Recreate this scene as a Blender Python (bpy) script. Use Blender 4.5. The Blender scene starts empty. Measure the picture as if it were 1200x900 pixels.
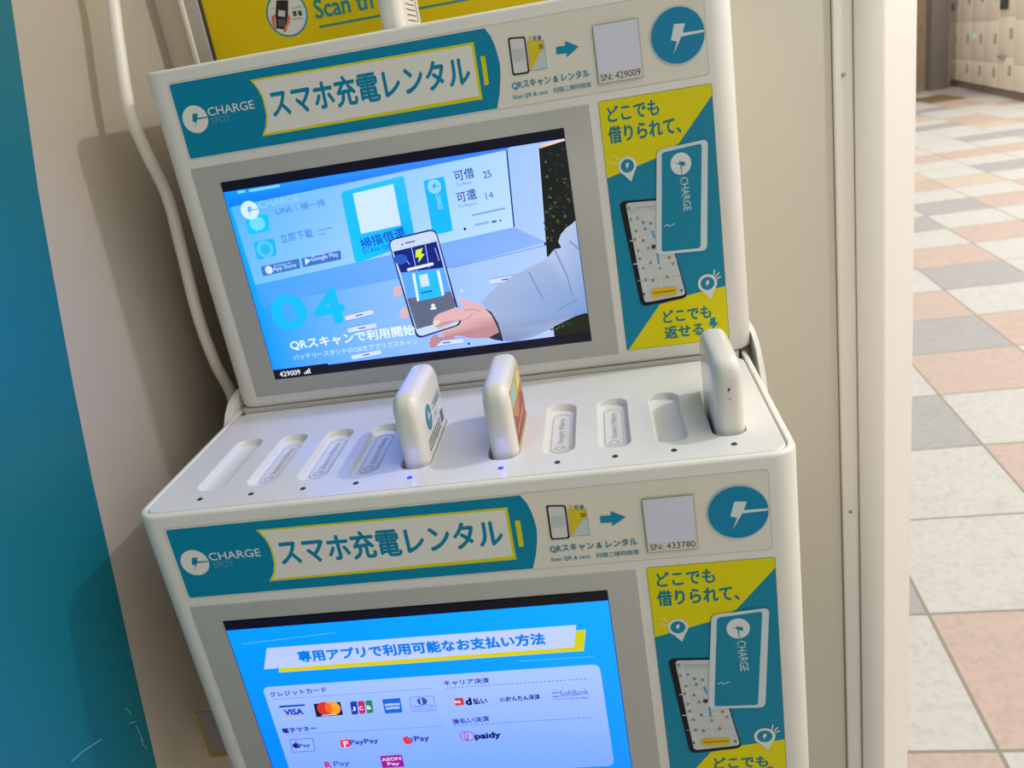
import bpy, bmesh, math, random
from mathutils import Vector, Matrix
from mathutils.geometry import tessellate_polygon
random.seed(7)
S = bpy.context.scene
COL = S.collection

# ------------------------------------------------------------------ camera, world, lights, exposure
cam_d = bpy.data.cameras.new('camera'); cam = bpy.data.objects.new('camera', cam_d); COL.objects.link(cam)
cam.location = (0.28019, -0.37833, 0.19674); cam.rotation_euler = (1.2072, 0.1587, 0.08867)
cam_d.sensor_fit = 'HORIZONTAL'; cam_d.sensor_width = 36; cam_d.lens = 969.267/1200*36
cam_d.clip_start = 0.01; cam_d.clip_end = 100
cam_d.dof.use_dof = True; cam_d.dof.focus_distance = 0.52; cam_d.dof.aperture_fstop = 15
S.camera = cam
w = bpy.data.worlds.new('world'); S.world = w; w.use_nodes = True
bg = w.node_tree.nodes['Background']; bg.inputs[1].default_value = 1.0
# surroundings: bright shops and walls around the horizon, dimmer ceiling overhead
_t = w.node_tree.nodes.new('ShaderNodeTexCoord'); _s = w.node_tree.nodes.new('ShaderNodeSeparateXYZ'); _r = w.node_tree.nodes.new('ShaderNodeValToRGB')
w.node_tree.links.new(_t.outputs['Generated'], _s.inputs[0]); w.node_tree.links.new(_s.outputs['Z'], _r.inputs[0]); w.node_tree.links.new(_r.outputs[0], bg.inputs[0])
_r.color_ramp.elements[0].position = 0.12; _r.color_ramp.elements[0].color = (.29, .268, .232, 1)
_r.color_ramp.elements[1].position = 0.75; _r.color_ramp.elements[1].color = (.07, .065, .058, 1)

def lamp(name, kind, loc, energy, color, rot=(0,0,0), **kw):
    d = bpy.data.lights.new(name, kind); d.energy = energy; d.color = color
    for k, v in kw.items(): setattr(d, k, v)
    o = bpy.data.objects.new(name, d); COL.objects.link(o); o.location = loc; o.rotation_euler = rot
    return o
# the small bright lamp up to the right of the kiosks, in line with the upper front
lamp('key_lamp', 'POINT', (0.80, 0.185, 0.67), 10.2, (1.0, 0.98, 0.94), shadow_soft_size=0.012)
# broad soft fill, added behind the camera to brighten the kiosk fronts
lamp('front_fill_light', 'AREA', (1.5, -2.4, 0.25), 15, (1.0, 0.93, 0.82), rot=(math.radians(90), 0, math.radians(29)), shape='RECTANGLE', size=2.4, size_y=1.6)
# ceiling lighting of the concourse behind
lamp('concourse_ceiling_light', 'AREA', (4.5, 5.2, 2.2), 700, (1.0, 0.965, 0.91), shape='RECTANGLE', size=8, size_y=14.6)
S.view_settings.view_transform = 'Standard'; S.view_settings.look = 'None'
S.view_settings.exposure = 0.0; S.view_settings.gamma = 1.0; S.view_settings.use_curve_mapping = False

# ------------------------------------------------------------------ helpers
def lin(c):
    return tuple((x/255/12.92 if x/255 <= .04045 else ((x/255+.055)/1.055)**2.4) for x in c)
def tag(o, label=None, cat=None, group=None, kind=None):
    if label: o['label'] = label
    if cat: o['category'] = cat
    if group: o['group'] = group
    if kind: o['kind'] = kind
    return o
def empty(name, loc):
    o = bpy.data.objects.new(name, None); COL.objects.link(o); o.location = loc; o.empty_display_size = .02
    return o
def link(name, me, m, parent=None, loc=(0,0,0)):
    o = bpy.data.objects.new(name, me); COL.objects.link(o)
    if m and not me.materials: me.materials.append(m)
    if parent: o.parent = parent
    o.location = loc
    return o
def mat(name, rgb, rough=.5, spec=.5, metal=0, bump=0, bscale=300, mottle=0, mscale=8, coat=0, emit=None, es=0):
    m = bpy.data.materials.new(name); m.use_nodes = True; nt = m.node_tree; b = nt.nodes['Principled BSDF']
    b.inputs['Base Color'].default_value = (*rgb, 1); b.inputs['Roughness'].default_value = rough
    b.inputs['Specular IOR Level'].default_value = spec; b.inputs['Metallic'].default_value = metal
    b.inputs['Coat Weight'].default_value = coat
    if emit: b.inputs['Emission Color'].default_value = (*emit, 1); b.inputs['Emission Strength'].default_value = es
    tc = nt.nodes.new('ShaderNodeTexCoord')
    if mottle:
        n = nt.nodes.new('ShaderNodeTexNoise'); n.inputs['Scale'].default_value = mscale; n.inputs['Detail'].default_value = 6
        nt.links.new(tc.outputs['Object'], n.inputs['Vector'])
        r = nt.nodes.new('ShaderNodeValToRGB')
        r.color_ramp.elements[0].position = .3; r.color_ramp.elements[1].position = .7
        r.color_ramp.elements[0].color = (*[x*(1-mottle) for x in rgb], 1); r.color_ramp.elements[1].color = (*rgb, 1)
        nt.links.new(n.outputs['Fac'], r.inputs[0]); nt.links.new(r.outputs[0], b.inputs['Base Color'])
    if bump:
        n = nt.nodes.new('ShaderNodeTexNoise'); n.inputs['Scale'].default_value = bscale; n.inputs['Detail'].default_value = 3
        nt.links.new(tc.outputs['Object'], n.inputs['Vector'])
        bp = nt.nodes.new('ShaderNodeBump'); bp.inputs['Strength'].default_value = bump; bp.inputs['Distance'].default_value = .0005
        nt.links.new(n.outputs['Fac'], bp.inputs['Height']); nt.links.new(bp.outputs[0], b.inputs['Normal'])
    return m
def ink_mat(name, emissive):
    m = bpy.data.materials.new(name); m.use_nodes = True; nt = m.node_tree; b = nt.nodes['Principled BSDF']
    a = nt.nodes.new('ShaderNodeVertexColor'); a.layer_name = 'Col'
    if emissive:
        b.inputs['Base Color'].default_value = (.004, .004, .004, 1); b.inputs['Roughness'].default_value = .3
        b.inputs['Specular IOR Level'].default_value = .25
        nt.links.new(a.outputs['Color'], b.inputs['Emission Color']); b.inputs['Emission Strength'].default_value = 1.12
    else:
        nt.links.new(a.outputs['Color'], b.inputs['Base Color']); b.inputs['Roughness'].default_value = .38
        b.inputs['Specular IOR Level'].default_value = .22
    return m
M = dict(
    body=mat('kiosk_plastic', (.80,.765,.70), .38, bump=.06, bscale=900, mottle=.03, mscale=25),
    deck=mat('deck_plastic', (.745,.735,.705), .27, bump=.08, bscale=1100, mottle=.03, mscale=40),
    tray=mat('tray_plastic', (.55,.53,.48), .5, mottle=.05),
    bezel=mat('screen_surround', (.47,.455,.42), .3, mottle=.02, mscale=10),
    glass=mat('screen_glass', (.006,.006,.012), .18),
    bank=mat('power_bank_plastic', (.76,.73,.66), .2, coat=.15, mottle=.02),
    hole=mat('indicator_dark', (.03,.028,.025), .5, mottle=.1),
    led=mat('indicator_blue', (.02,.03,.2), .4, mottle=.1, emit=(.012,.035,1.0), es=1.3),
    ink=ink_mat('printed_ink', False), scr=ink_mat('screen_pixels', True),
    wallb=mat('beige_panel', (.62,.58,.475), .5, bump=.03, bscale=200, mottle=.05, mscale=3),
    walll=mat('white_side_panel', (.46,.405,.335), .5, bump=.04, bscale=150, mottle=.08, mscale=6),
    teal=mat('teal_vinyl', lin((2,106,124)), .42, mottle=.06, mscale=4),
    post=mat('post_paint', (.86,.81,.74), .45, bump=.03, bscale=200, mottle=.04, mscale=3),
    screw=mat('screw_steel', (.35,.32,.27), .4, metal=.8, mottle=.1),
    alu=mat('aluminium_frame', (.55,.53,.49), .35, metal=.5, mottle=.05),
    cable=mat('cable_jacket', (.74,.70,.62), .4, mottle=.03),
    locker=mat('locker_paint', (.88,.76,.62), .4, mottle=.05, mscale=2),
    lockd=mat('locker_door_paint', (.90,.79,.65), .4, mottle=.05, mscale=2),
    dark=mat('dark_plastic', (.05,.045,.04), .5, mottle=.1),
    hand=mat('handle_grey', (.36,.31,.26), .4, mottle=.05),
    wood=mat('wood_panel', (.64,.48,.30), .5, mottle=.25, mscale=5),
    pillar=mat('pillar_paint', (.22,.19,.17), .5, mottle=.1, mscale=3),
    plinth=mat('kick_plinth', (.25,.20,.16), .6, mottle=.1),
    mud=mat('ochre_mat', (.24,.17,.05), .8, mottle=.3, mscale=14),
    stand=mat('stand_steel', (.30,.28,.25), .5, mottle=.05),
)
def mesh(name, verts, faces, smooth=True):
    me = bpy.data.meshes.new(name); me.from_pydata([tuple(v) for v in verts], [], faces); me.validate()
    bm = bmesh.new(); bm.from_mesh(me); bmesh.ops.recalc_face_normals(bm, faces=bm.faces)
    if smooth:
        for f in bm.faces: f.smooth = True
        for e in bm.edges:
            if len(e.link_faces) == 2 and e.calc_face_angle(0) > math.radians(38): e.smooth = False
    bm.to_mesh(me); bm.free(); return me
def rrect(x0, x1, y0, y1, r, n=8):
    r = max(min(r, (x1-x0)/2-1e-5, (y1-y0)/2-1e-5), 1e-5); pts = []
    for cx, cy, a0 in ((x1-r, y0+r, -90), (x1-r, y1-r, 0), (x0+r, y1-r, 90), (x0+r, y0+r, 180)):
        for i in range(n+1):
            a = math.radians(a0+90*i/n); pts.append((cx+r*math.cos(a), cy+r*math.sin(a)))
    return pts
def loft(rings, cap0=True, cap1=True):
    v = []; f = []; n = len(rings[0])
    for r in rings: v += r
    for k in range(len(rings)-1):
        for i in range(n):
            j = (i+1) % n; f.append((k*n+i, k*n+j, (k+1)*n+j, (k+1)*n+i))
    if cap0: f.append(tuple(range(n))[::-1])
    if cap1: f.append(tuple((len(rings)-1)*n+i for i in range(n)))
    return v, f
class MB:
    def __init__(s): s.v = []; s.f = []
    def add(s, v, f):
        o = len(s.v); s.v += [tuple(p) for p in v]; s.f += [tuple(i+o for i in q) for q in f]; return s
    def box(s, x0, x1, y0, y1, z0, z1, b=0.0, r=None):
        # box with rounded vertical edges and bevelled rims
        b = min(b, (x1-x0)/2.5, (y1-y0)/2.5, (z1-z0)/2.5); r = b if r is None else r
        if b <= 0:
            v = [(x, y, z) for z in (z0, z1) for x, y in ((x0,y0),(x1,y0),(x1,y1),(x0,y1))]
            return s.add(v, [(3,2,1,0),(4,5,6,7),(0,1,5,4),(1,2,6,5),(2,3,7,6),(3,0,4,7)])
        R = []
        for z, i in ((z0,b),(z0+b*.3,b*.3),(z0+b,0),(z1-b,0),(z1-b*.3,b*.3),(z1,b)):
            R.append([(x, y, z) for x, y in rrect(x0+i, x1-i, y0+i, y1-i, max(r-i*.5, .0001), 4)])
        return s.add(*loft(R))
    def disc(s, c, axis, r, h, n=20, dome=0):
        # short cylinder along axis 'x','y','z' starting at c
        def P(a, rr, t):
            u, v = rr*math.cos(a), rr*math.sin(a)
            return {'z': (c[0]+u, c[1]+v, c[2]+t), 'y': (c[0]+u, c[1]+t, c[2]+v), 'x': (c[0]+t, c[1]+u, c[2]+v)}[axis]
        R = [[P(2*math.pi*i/n, rr, t) for i in range(n)] for rr, t in ((r,0),(r,h*.75),(r*.9,h*.94),(r*.6,h))]
        return s.add(*loft(R))
    def tube(s, pts, rad, n=12):
        pts = [Vector(p) for p in pts]; R = []
        up = Vector((1,0,0))
        for i, p in enumerate(pts):
            t = (pts[min(i+1, len(pts)-1)]-pts[max(i-1, 0)]).normalized()
            a = t.cross(up).normalized() if abs(t.dot(up)) < .98 else t.cross(Vector((0,1,0))).normalized(); b = t.cross(a)
            R.append([tuple(p+rad*(math.cos(2*math.pi*k/n)*a+math.sin(2*math.pi*k/n)*b)) for k in range(n)])
        return s.add(*loft(R))
    def prism(s, prof, x0, x1):     # profile in (y,z), extruded along x
        n = len(prof); v = [(x0,y,z) for y,z in prof]+[(x1,y,z) for y,z in prof]
        return s.add(v, [tuple(range(n))[::-1], tuple(range(n,2*n))]+[(i,(i+1)%n,(i+1)%n+n,i+n) for i in range(n)])
    def build(s, name, m, parent=None, loc=(0,0,0), smooth=True):
        return link(name, mesh(name, s.v, s.f, smooth), m, parent, loc)
def smooth_path(P, n=10):
    P = [Vector(p) for p in P]; out = []
    for i in range(len(P)-1):
        p0, p1, p2, p3 = P[max(i-1,0)], P[i], P[i+1], P[min(i+2,len(P)-1)]
        for k in range(n):
            t = k/n
            out.append(.5*((2*p1)+(p2-p0)*t+(2*p0-5*p1+4*p2-p3)*t*t+(3*p1-p0-3*p2+p3)*t**3))
    out.append(P[-1]); return out

# ---- flat printed artwork: coloured polygons and lettering in a local (u, v) plane
_tc = {}
def glyphs(s, bold):
    k = (s, bold)
    if k not in _tc:
        c = bpy.data.curves.new('t', 'FONT'); c.body = s; c.size = 1; c.offset = bold; c.fill_mode = 'FRONT'; c.resolution_u = 3
        o = bpy.data.objects.new('t', c); COL.objects.link(o); bpy.context.view_layer.update()
        me = o.evaluated_get(bpy.context.evaluated_depsgraph_get()).to_mesh()
        _tc[k] = ([(v.co.x, v.co.y) for v in me.vertices], [tuple(p.vertices) for p in me.polygons])
        bpy.data.objects.remove(o); bpy.data.curves.remove(c)
    return _tc[k]
STEP = 0.00001
class Art:
    def __init__(s, lit=False): s.v = []; s.f = []; s.c = []; s.l = 0; s.lit = lit
    def ink(s, c):      # a lit panel's blue is brighter than print can be
        r, g, b = lin(c); return (r, g, b*(2.3 if c[2] >= 235 and c[0] < 150 else 1.35 if c[2] >= 250 else 1)) if s.lit else (r, g, b)
    def up(s): s.l += 1; return s
    def poly(s, pts, col, tess=True):
        s.l += 1; o = len(s.v); cols = [col]*len(pts) if not isinstance(col, list) else col
        s.v += [(p[0], p[1], s.l) for p in pts]; s.c += [(*s.ink(c), 1) for c in cols]
        if len(pts) == 3 or not tess: s.f.append(tuple(range(o, o+len(pts))))
        else: s.f += [tuple(i+o for i in t) for t in tessellate_polygon([[Vector((p[0], p[1], 0)) for p in pts]])]
        return s
    def quad(s, q, col, r=0, n=5):          # q: four corners in order, optionally rounded (r as a fraction of the short side)
        if r <= 0: return s.poly(q, col)
        Q = [Vector(p) for p in q]; sh = min((Q[i]-Q[(i+1)%4]).length for i in range(4)); R = r*sh; pts = []; cc = []
        for i in range(4):
            p, a, b = Q[i], Q[i-1], Q[(i+1)%4]; da = (a-p).normalized()*R; db = (b-p).normalized()*R
            for k in range(n+1):
                t = k/n; x = (1-t)**2*(p+da)+2*t*(1-t)*p+t*t*(p+db); pts.append(tuple(x))
                if isinstance(col, list): cc.append(col[i])
        return s.poly(pts, cc if cc else col)
    def rect(s, u0, u1, v0, v1, col, r=0): return s.quad([(u0,v0),(u1,v0),(u1,v1),(u0,v1)], col, r)
    def ring(s, q, wd, col, inner, r=.15):  # outlined rounded quad
        s.quad(q, col, r); c = sum((Vector(p) for p in q), Vector((0,0)))/4
        q2 = []
        for i in range(4):
            p, a, b = Vector(q[i]), Vector(q[i-1]), Vector(q[(i+1)%4])
            q2.append(tuple(p+(a-p).normalized()*wd+(b-p).normalized()*wd))
        return s.quad(q2, inner, r)
    def ell(s, c, ru, rv, col, n=36, rot=0):
        return s.poly([(c[0]+ru*math.cos(t)*math.cos(rot)-rv*math.sin(t)*math.sin(rot), c[1]+ru*math.cos(t)*math.sin(rot)+rv*math.sin(t)*math.cos(rot)) for t in [2*math.pi*i/n for i in range(n)]], col)
    def line(s, a, b, wd, col):
        a, b = Vector(a), Vector(b); d = (b-a).normalized()*wd/2; p = Vector((-d.y, d.x))
        return s.poly([tuple(a+p), tuple(b+p), tuple(b-p), tuple(a-p)], col)
    def dash(s, a, b, wd, col, n):
        a, b = Vector(a), Vector(b)
        for i in range(n): s.line(a+(b-a)*(i/n), a+(b-a)*((i+.55)/n), wd, col); s.l -= 1
        return s.up()
    def text(s, t, bl, br, h, col, bold=0.0, shear=0.0):   # h: lettering height in metres (bounding box)
        V, F = glyphs(t, 0)
        if not V: return s
        x0 = min(p[0] for p in V); x1 = max(p[0] for p in V); y0 = min(p[1] for p in V); y1 = max(p[1] for p in V)
        bl, br = Vector(bl), Vector(br); ax = br-bl; upv = Vector((-ax.y, ax.x)).normalized()*h
        ku = h*bold*.9
        for dx, dy in ([(0,0)] if bold <= 0 else [(-1,0),(1,0),(0,1),(0,-1),(.7,.7),(-.7,-.7)]):
            s.l += 1; o = len(s.v); sh = ax.normalized()*dx*ku+upv.normalized()*dy*ku
            for x, y in V:
                q = bl+ax*((x-x0)/(x1-x0))+upv*((y-y0)/(y1-y0))+ax.normalized()*shear*h*((y-y0)/(y1-y0))+sh
                s.v.append((q.x, q.y, s.l)); s.c.append((*s.ink(col), 1))
            s.f += [tuple(i+o for i in f) for f in F]
        return s
    def bolt(s, c, r, col, rot=0, line=True):
        P = [(-.10,.42),(.30,.385),(.195,.085),(.20,.06),(-.22,-.643),(-.047,-.205),(-.267,-.122)]
        T = lambda p: (c[0]+r*(p[0]*math.cos(rot)-p[1]*math.sin(rot)), c[1]+r*(p[0]*math.sin(rot)+p[1]*math.cos(rot)))
        s.poly([T(p) for p in P], col)
        if line: s.poly([T(p) for p in ((.05,.07),(.99,.05),(.99,-.03),(.05,-.06))], col)
        return s
    def logo(s, c, r, disc, bolt, rot=0): return s.ell(c, r, r, disc).bolt(c, r, bolt, rot)
    def build(s, name, m, O, X, Y, parent=None, loc=(0,0,0), base=.0001, step=STEP):
        O, X, Y = Vector(O), Vector(X), Vector(Y); N = X.cross(Y)
        me = bpy.data.meshes.new(name); me.from_pydata([tuple(O+X*u+Y*v+N*(base+l*step)) for u, v, l in s.v], [], s.f)
        at = me.color_attributes.new('Col', 'FLOAT_COLOR', 'POINT')
        at.data.foreach_set('color', [x for c in s.c for x in c])
        bm = bmesh.new(); bm.from_mesh(me)
        for f in bm.faces:
            f.normal_update()
            if f.normal.dot(N) < 0: f.normal_flip()
        bm.to_mesh(me); bm.free()
        return link(name, me, m, parent, loc)

# ------------------------------------------------------------------ the setting
FLOOR = -1.093
def floor_material():
    m = bpy.data.materials.new('floor_tiles'); m.use_nodes = True; nt = m.node_tree; N = nt.nodes; L = nt.links; b = N['Principled BSDF']
    b.inputs['Roughness'].default_value = .45
    g = N.new('ShaderNodeNewGeometry')
    mp = N.new('ShaderNodeMapping'); mp.vector_type = 'TEXTURE'
    mp.inputs['Location'].default_value = (0.8683, 0.8525, 0); mp.inputs['Rotation'].default_value = (0,0,math.radians(-2.9)); mp.inputs['Scale'].default_value = (.398,.398,1)
    L.new(g.outputs['Position'], mp.inputs['Vector'])
    fl = N.new('ShaderNodeVectorMath'); fl.operation = 'FLOOR'; fr = N.new('ShaderNodeVectorMath'); fr.operation = 'FRACTION'
    L.new(mp.outputs[0], fl.inputs[0]); L.new(mp.outputs[0], fr.inputs[0])
    sx = N.new('ShaderNodeSeparateXYZ'); L.new(fl.outputs[0], sx.inputs[0])
    fx = N.new('ShaderNodeSeparateXYZ'); L.new(fr.outputs[0], fx.inputs[0])
    def mth(op, a, bb=None):
        n = N.new('ShaderNodeMath'); n.operation = op
        for i, q in enumerate((a, bb)):
            if q is None: continue
            if isinstance(q, (int, float)): n.inputs[i].default_value = q
            else: L.new(q, n.inputs[i])
        return n.outputs[0]
    wn = N.new('ShaderNodeTexWhiteNoise'); wn.noise_dimensions = '2D'; L.new(fl.outputs[0], wn.inputs['Vector'])
    # each tile's colour: white, pink, grey, peach
    rp = N.new('ShaderNodeValToRGB'); rp.color_ramp.interpolation = 'CONSTANT'
    E = rp.color_ramp.elements
    cols = [(0,(.66,.645,.60)),(.46,(.62,.47,.39)),(.72,(.44,.425,.42)),(.86,(.66,.55,.42))]
    E[0].position, E[0].color = 0, (*cols[0][1],1); E[1].position, E[1].color = cols[1][0], (*cols[1][1],1)
    for p, c in cols[2:]:
        e = E.new(p); e.color = (*c,1)
    L.new(wn.outputs['Value'], rp.inputs[0])
    # the tiles seen nearest are set one by one
    known = KNOWN
    cur = rp.outputs[0]
    C = dict(w=(.66,.645,.60), p=(.62,.47,.39), g=(.44,.425,.42), e=(.66,.55,.42))
    for (i, j), k in known.items():
        d = mth('ADD', mth('ABSOLUTE', mth('SUBTRACT', sx.outputs[0], i)), mth('ABSOLUTE', mth('SUBTRACT', sx.outputs[1], j)))
        mk = mth('LESS_THAN', d, .5); mx = N.new('ShaderNodeMix'); mx.data_type = 'RGBA'
        L.new(mk, mx.inputs[0]); L.new(cur, mx.inputs[6]); mx.inputs[7].default_value = (*C[k],1); cur = mx.outputs[2]
    n = N.new('ShaderNodeTexNoise'); n.inputs['Scale'].default_value = 60; n.inputs['Detail'].default_value = 8; L.new(g.outputs['Position'], n.inputs['Vector'])
    n2 = N.new('ShaderNodeTexNoise'); n2.inputs['Scale'].default_value = 14; n2.inputs['Detail'].default_value = 6; L.new(g.outputs['Position'], n2.inputs['Vector'])
    sp = N.new('ShaderNodeMapRange'); sp.inputs[1].default_value = .35; sp.inputs[2].default_value = .52; sp.inputs[3].default_value = .88; sp.inputs[4].default_value = 1.0; L.new(n.outputs['Fac'], sp.inputs[0])
    sp2 = N.new('ShaderNodeMapRange'); sp2.inputs[1].default_value = .28; sp2.inputs[2].default_value = .45; sp2.inputs[3].default_value = .92; sp2.inputs[4].default_value = 1.0; L.new(n2.outputs['Fac'], sp2.inputs[0])
    mul = N.new('ShaderNodeVectorMath'); mul.operation = 'SCALE'; L.new(cur, mul.inputs[0]); L.new(mth('MULTIPLY', sp.outputs[0], sp2.outputs[0]), mul.inputs['Scale'])
    ex = mth('MINIMUM', mth('MINIMUM', fx.outputs[0], mth('SUBTRACT', 1.0, fx.outputs[0])), mth('MINIMUM', fx.outputs[1], mth('SUBTRACT', 1.0, fx.outputs[1])))
    gr = mth('LESS_THAN', ex, .010); mg = N.new('ShaderNodeMix'); mg.data_type = 'RGBA'
    L.new(gr, mg.inputs[0]); L.new(mul.outputs[0], mg.inputs[6]); mg.inputs[7].default_value = (.30,.26,.21,1)
    L.new(mg.outputs[2], b.inputs['Base Color'])
    bp = N.new('ShaderNodeBump'); bp.inputs['Strength'].default_value = .3; bp.inputs['Distance'].default_value = .002
    L.new(mth('SUBTRACT', 1.0, gr), bp.inputs['Height']); L.new(bp.outputs[0], b.inputs['Normal'])
    return m
# tile colours seen beyond the post (column, row) counted from one grout crossing
KNOWN = {(-1,-1):'p',(0,-1):'w',(-1,0):'w',(0,0):'p',(-1,1):'g',(0,1):'w',(0,2):'w',(1,2):'p',(1,1):'p',(0,3):'g',(1,3):'w',(1,4):'p',(0,4):'w',(2,4):'w',
         (1,5):'g',(2,5):'p',(1,6):'p',(2,6):'w',(1,7):'w',(2,7):'g',(3,7):'w',(2,8):'p',(3,8):'w',(2,9):'w',(3,9):'p',(2,10):'g',(3,10):'w',(2,11):'w',(3,11):'g',(4,11):'p',(3,12):'w',(4,12):'w',(5,12):'p',(3,13):'p',(4,13):'e',(5,13):'w',(3,14):'e',(4,14):'w',(5,14):'g',(4,15):'w',(5,15):'w',(4,16):'p'}
MB().box(-3, 12, -3, 22, FLOOR-.1, FLOOR).build('floor', floor_material(), smooth=False)['kind'] = 'structure'

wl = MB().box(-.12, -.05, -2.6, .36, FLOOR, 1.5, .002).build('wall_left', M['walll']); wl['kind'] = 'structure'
tp = [(0.1580,0.3563),(0.1271,0.2806),(0.1093,0.2278),(0.0910,0.1741),(0.0756,0.1192),(0.0604,0.0635),(0.0463,0.0057),(0.0337,-0.0556),(0.0201,-0.1184),(0.0067,-0.1850),(-0.0071,-0.2523)]
tp = [(tp[0][0]+.14, 1.45), (tp[0][0]+.05, .62)] + tp + [(tp[-1][0]-.06, -.6), (tp[-1][0]-.13, FLOOR+.01)]
tm = bmesh.new()
A_ = [tm.verts.new((-.0494, y, z)) for y, z in tp]; B_ = [tm.verts.new((-.0494, -2.595, z)) for y, z in tp]; C_ = [tm.verts.new((-.0502, y, z)) for y, z in tp]
for k in range(len(tp)-1): tm.faces.new((A_[k], A_[k+1], B_[k+1], B_[k])); tm.faces.new((A_[k], C_[k], C_[k+1], A_[k+1]))
bmesh.ops.recalc_face_normals(tm, faces=tm.faces)
tme = bpy.data.meshes.new('vinyl_sheet'); tm.to_mesh(tme); tm.free()
vs = link('vinyl_sheet', tme, M['teal'], wl); vs['label'] = 'teal vinyl sheet with curved edge on white side wall'
# scratches in the vinyl
sc = Art()
for P in ([(0.0014,-0.1300),(0.0029,-0.1342),(0.0029,-0.1375)], [(0.0036,-0.1464),(0.0042,-0.1540),(0.0030,-0.1611),(0.0047,-0.1670)], [(-0.0508,-0.1202),(-0.0413,-0.1225),(-0.0251,-0.1292)], [(-0.0010,-0.1406),(0.0050,-0.1443)], [(0.0026,-0.1565),(0.0047,-0.1600)]):
    for a, b in zip(P, P[1:]): sc.line(a, b, .0006, (120,165,170))
sc.build('scratches', M['ink'], (-.0494,0,0), (0,1,0), (0,0,1), vs)

wb = MB().box(-.0515, .4582, .306, .36, FLOOR, 1.5, .0015).build('wall_back', M['wallb']); wb['kind'] = 'structure'
tr = MB().box(.4586, .4729, .3035, .36, FLOOR, 1.5, .0012).build('trim_1', M['post']); tr['kind'] = 'structure'
for z in (.1535, -.2239, -.62, .53):
    MB().disc((.4655, .3036, z), 'y', .0017, -.0007, 14).build('screw', M['screw'], tr)
PP = [(.4732,.3008),(.4740,.3002),(.4925,.3000),(.4942,.3004),(.4958,.3018),(.5338,.3505),(.5346,.3525),(.5348,.3550),(.5348,.42),(.4732,.42)]
R = [[(x, y, z) for x, y in PP] for z in (FLOOR, 1.5)]
MB().add(*loft(R)).build('trim_2', M['post'])['kind'] = 'structure'

# ------------------------------------------------------------------ the kiosks
W, H = .36, .2281
PITCH = .03075
SLOTS = [.0337+PITCH*i for i in range(5)]+[.2073+PITCH*i for i in range(5)]
SY0, SY1, SW = .0268, .0955, .0178
def deck_mesh(filled):
    # plate outline with ten slots cut through it, and a shallow tub under each slot
    bm = bmesh.new()
    def ringv(pts, z): return [bm.verts.new((x, y, z)) for x, y in pts]
    def bridge(a, b):
        for i in range(len(a)): bm.faces.new((a[i], a[(i+1)%len(a)], b[(i+1)%len(b)], b[i]))
    x0, x1, y0, y1, r = .0046, W-.0046, .0046, .1435, .0088
    top = ringv(rrect(x0+.0006, x1-.0006, y0+.0006, y1-.0006, r), -.0003)
    mid = ringv(rrect(x0, x1, y0, y1, r), -.0009); low = ringv(rrect(x0, x1, y0, y1, r), -.004)
    bridge(top, mid); bridge(mid, low)
    loops = [top]
    for k, cx in enumerate(SLOTS):
        h = SW/2; dp = -.034 if k in filled else -.0044
        a = ringv(rrect(cx-h-.0004, cx+h+.0004, SY0-.0004, SY1+.0004, .0078), -.0003)
        b = ringv(rrect(cx-h, cx+h, SY0, SY1, .0074), -.0008)
        c = ringv(rrect(cx-h+.0002, cx+h-.0002, SY0+.0002, SY1-.0002, .0072), dp+.0006)
        d = ringv(rrect(cx-h+.001, cx+h-.001, SY0+.001, SY1-.001, .0065), dp)
        bridge(a, b); bridge(b, c); bridge(c, d); bm.faces.new(d); loops.append(a)
    edges = []
    for lp in loops:
        for i in range(len(lp)):
            e = bm.edges.get((lp[i], lp[(i+1)%len(lp)])); edges.append(e)
    bmesh.ops.triangle_fill(bm, use_beauty=True, use_dissolve=False, edges=edges)
    bmesh.ops.recalc_face_normals(bm, faces=bm.faces)
    up = [f for f in bm.faces if all(abs(v.co.z+.0003) < 1e-6 for v in f.verts)]
    if up and sum(f.normal.z for f in up) < 0: bmesh.ops.reverse_faces(bm, faces=bm.faces)
    for f in bm.faces:
        f.smooth = f not in up
    for e in bm.edges:
        if len(e.link_faces) == 2 and e.calc_face_angle(0) > math.radians(50): e.smooth = False
    me = bpy.data.meshes.new('deck_plate'); bm.to_mesh(me); bm.free(); return me
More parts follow.
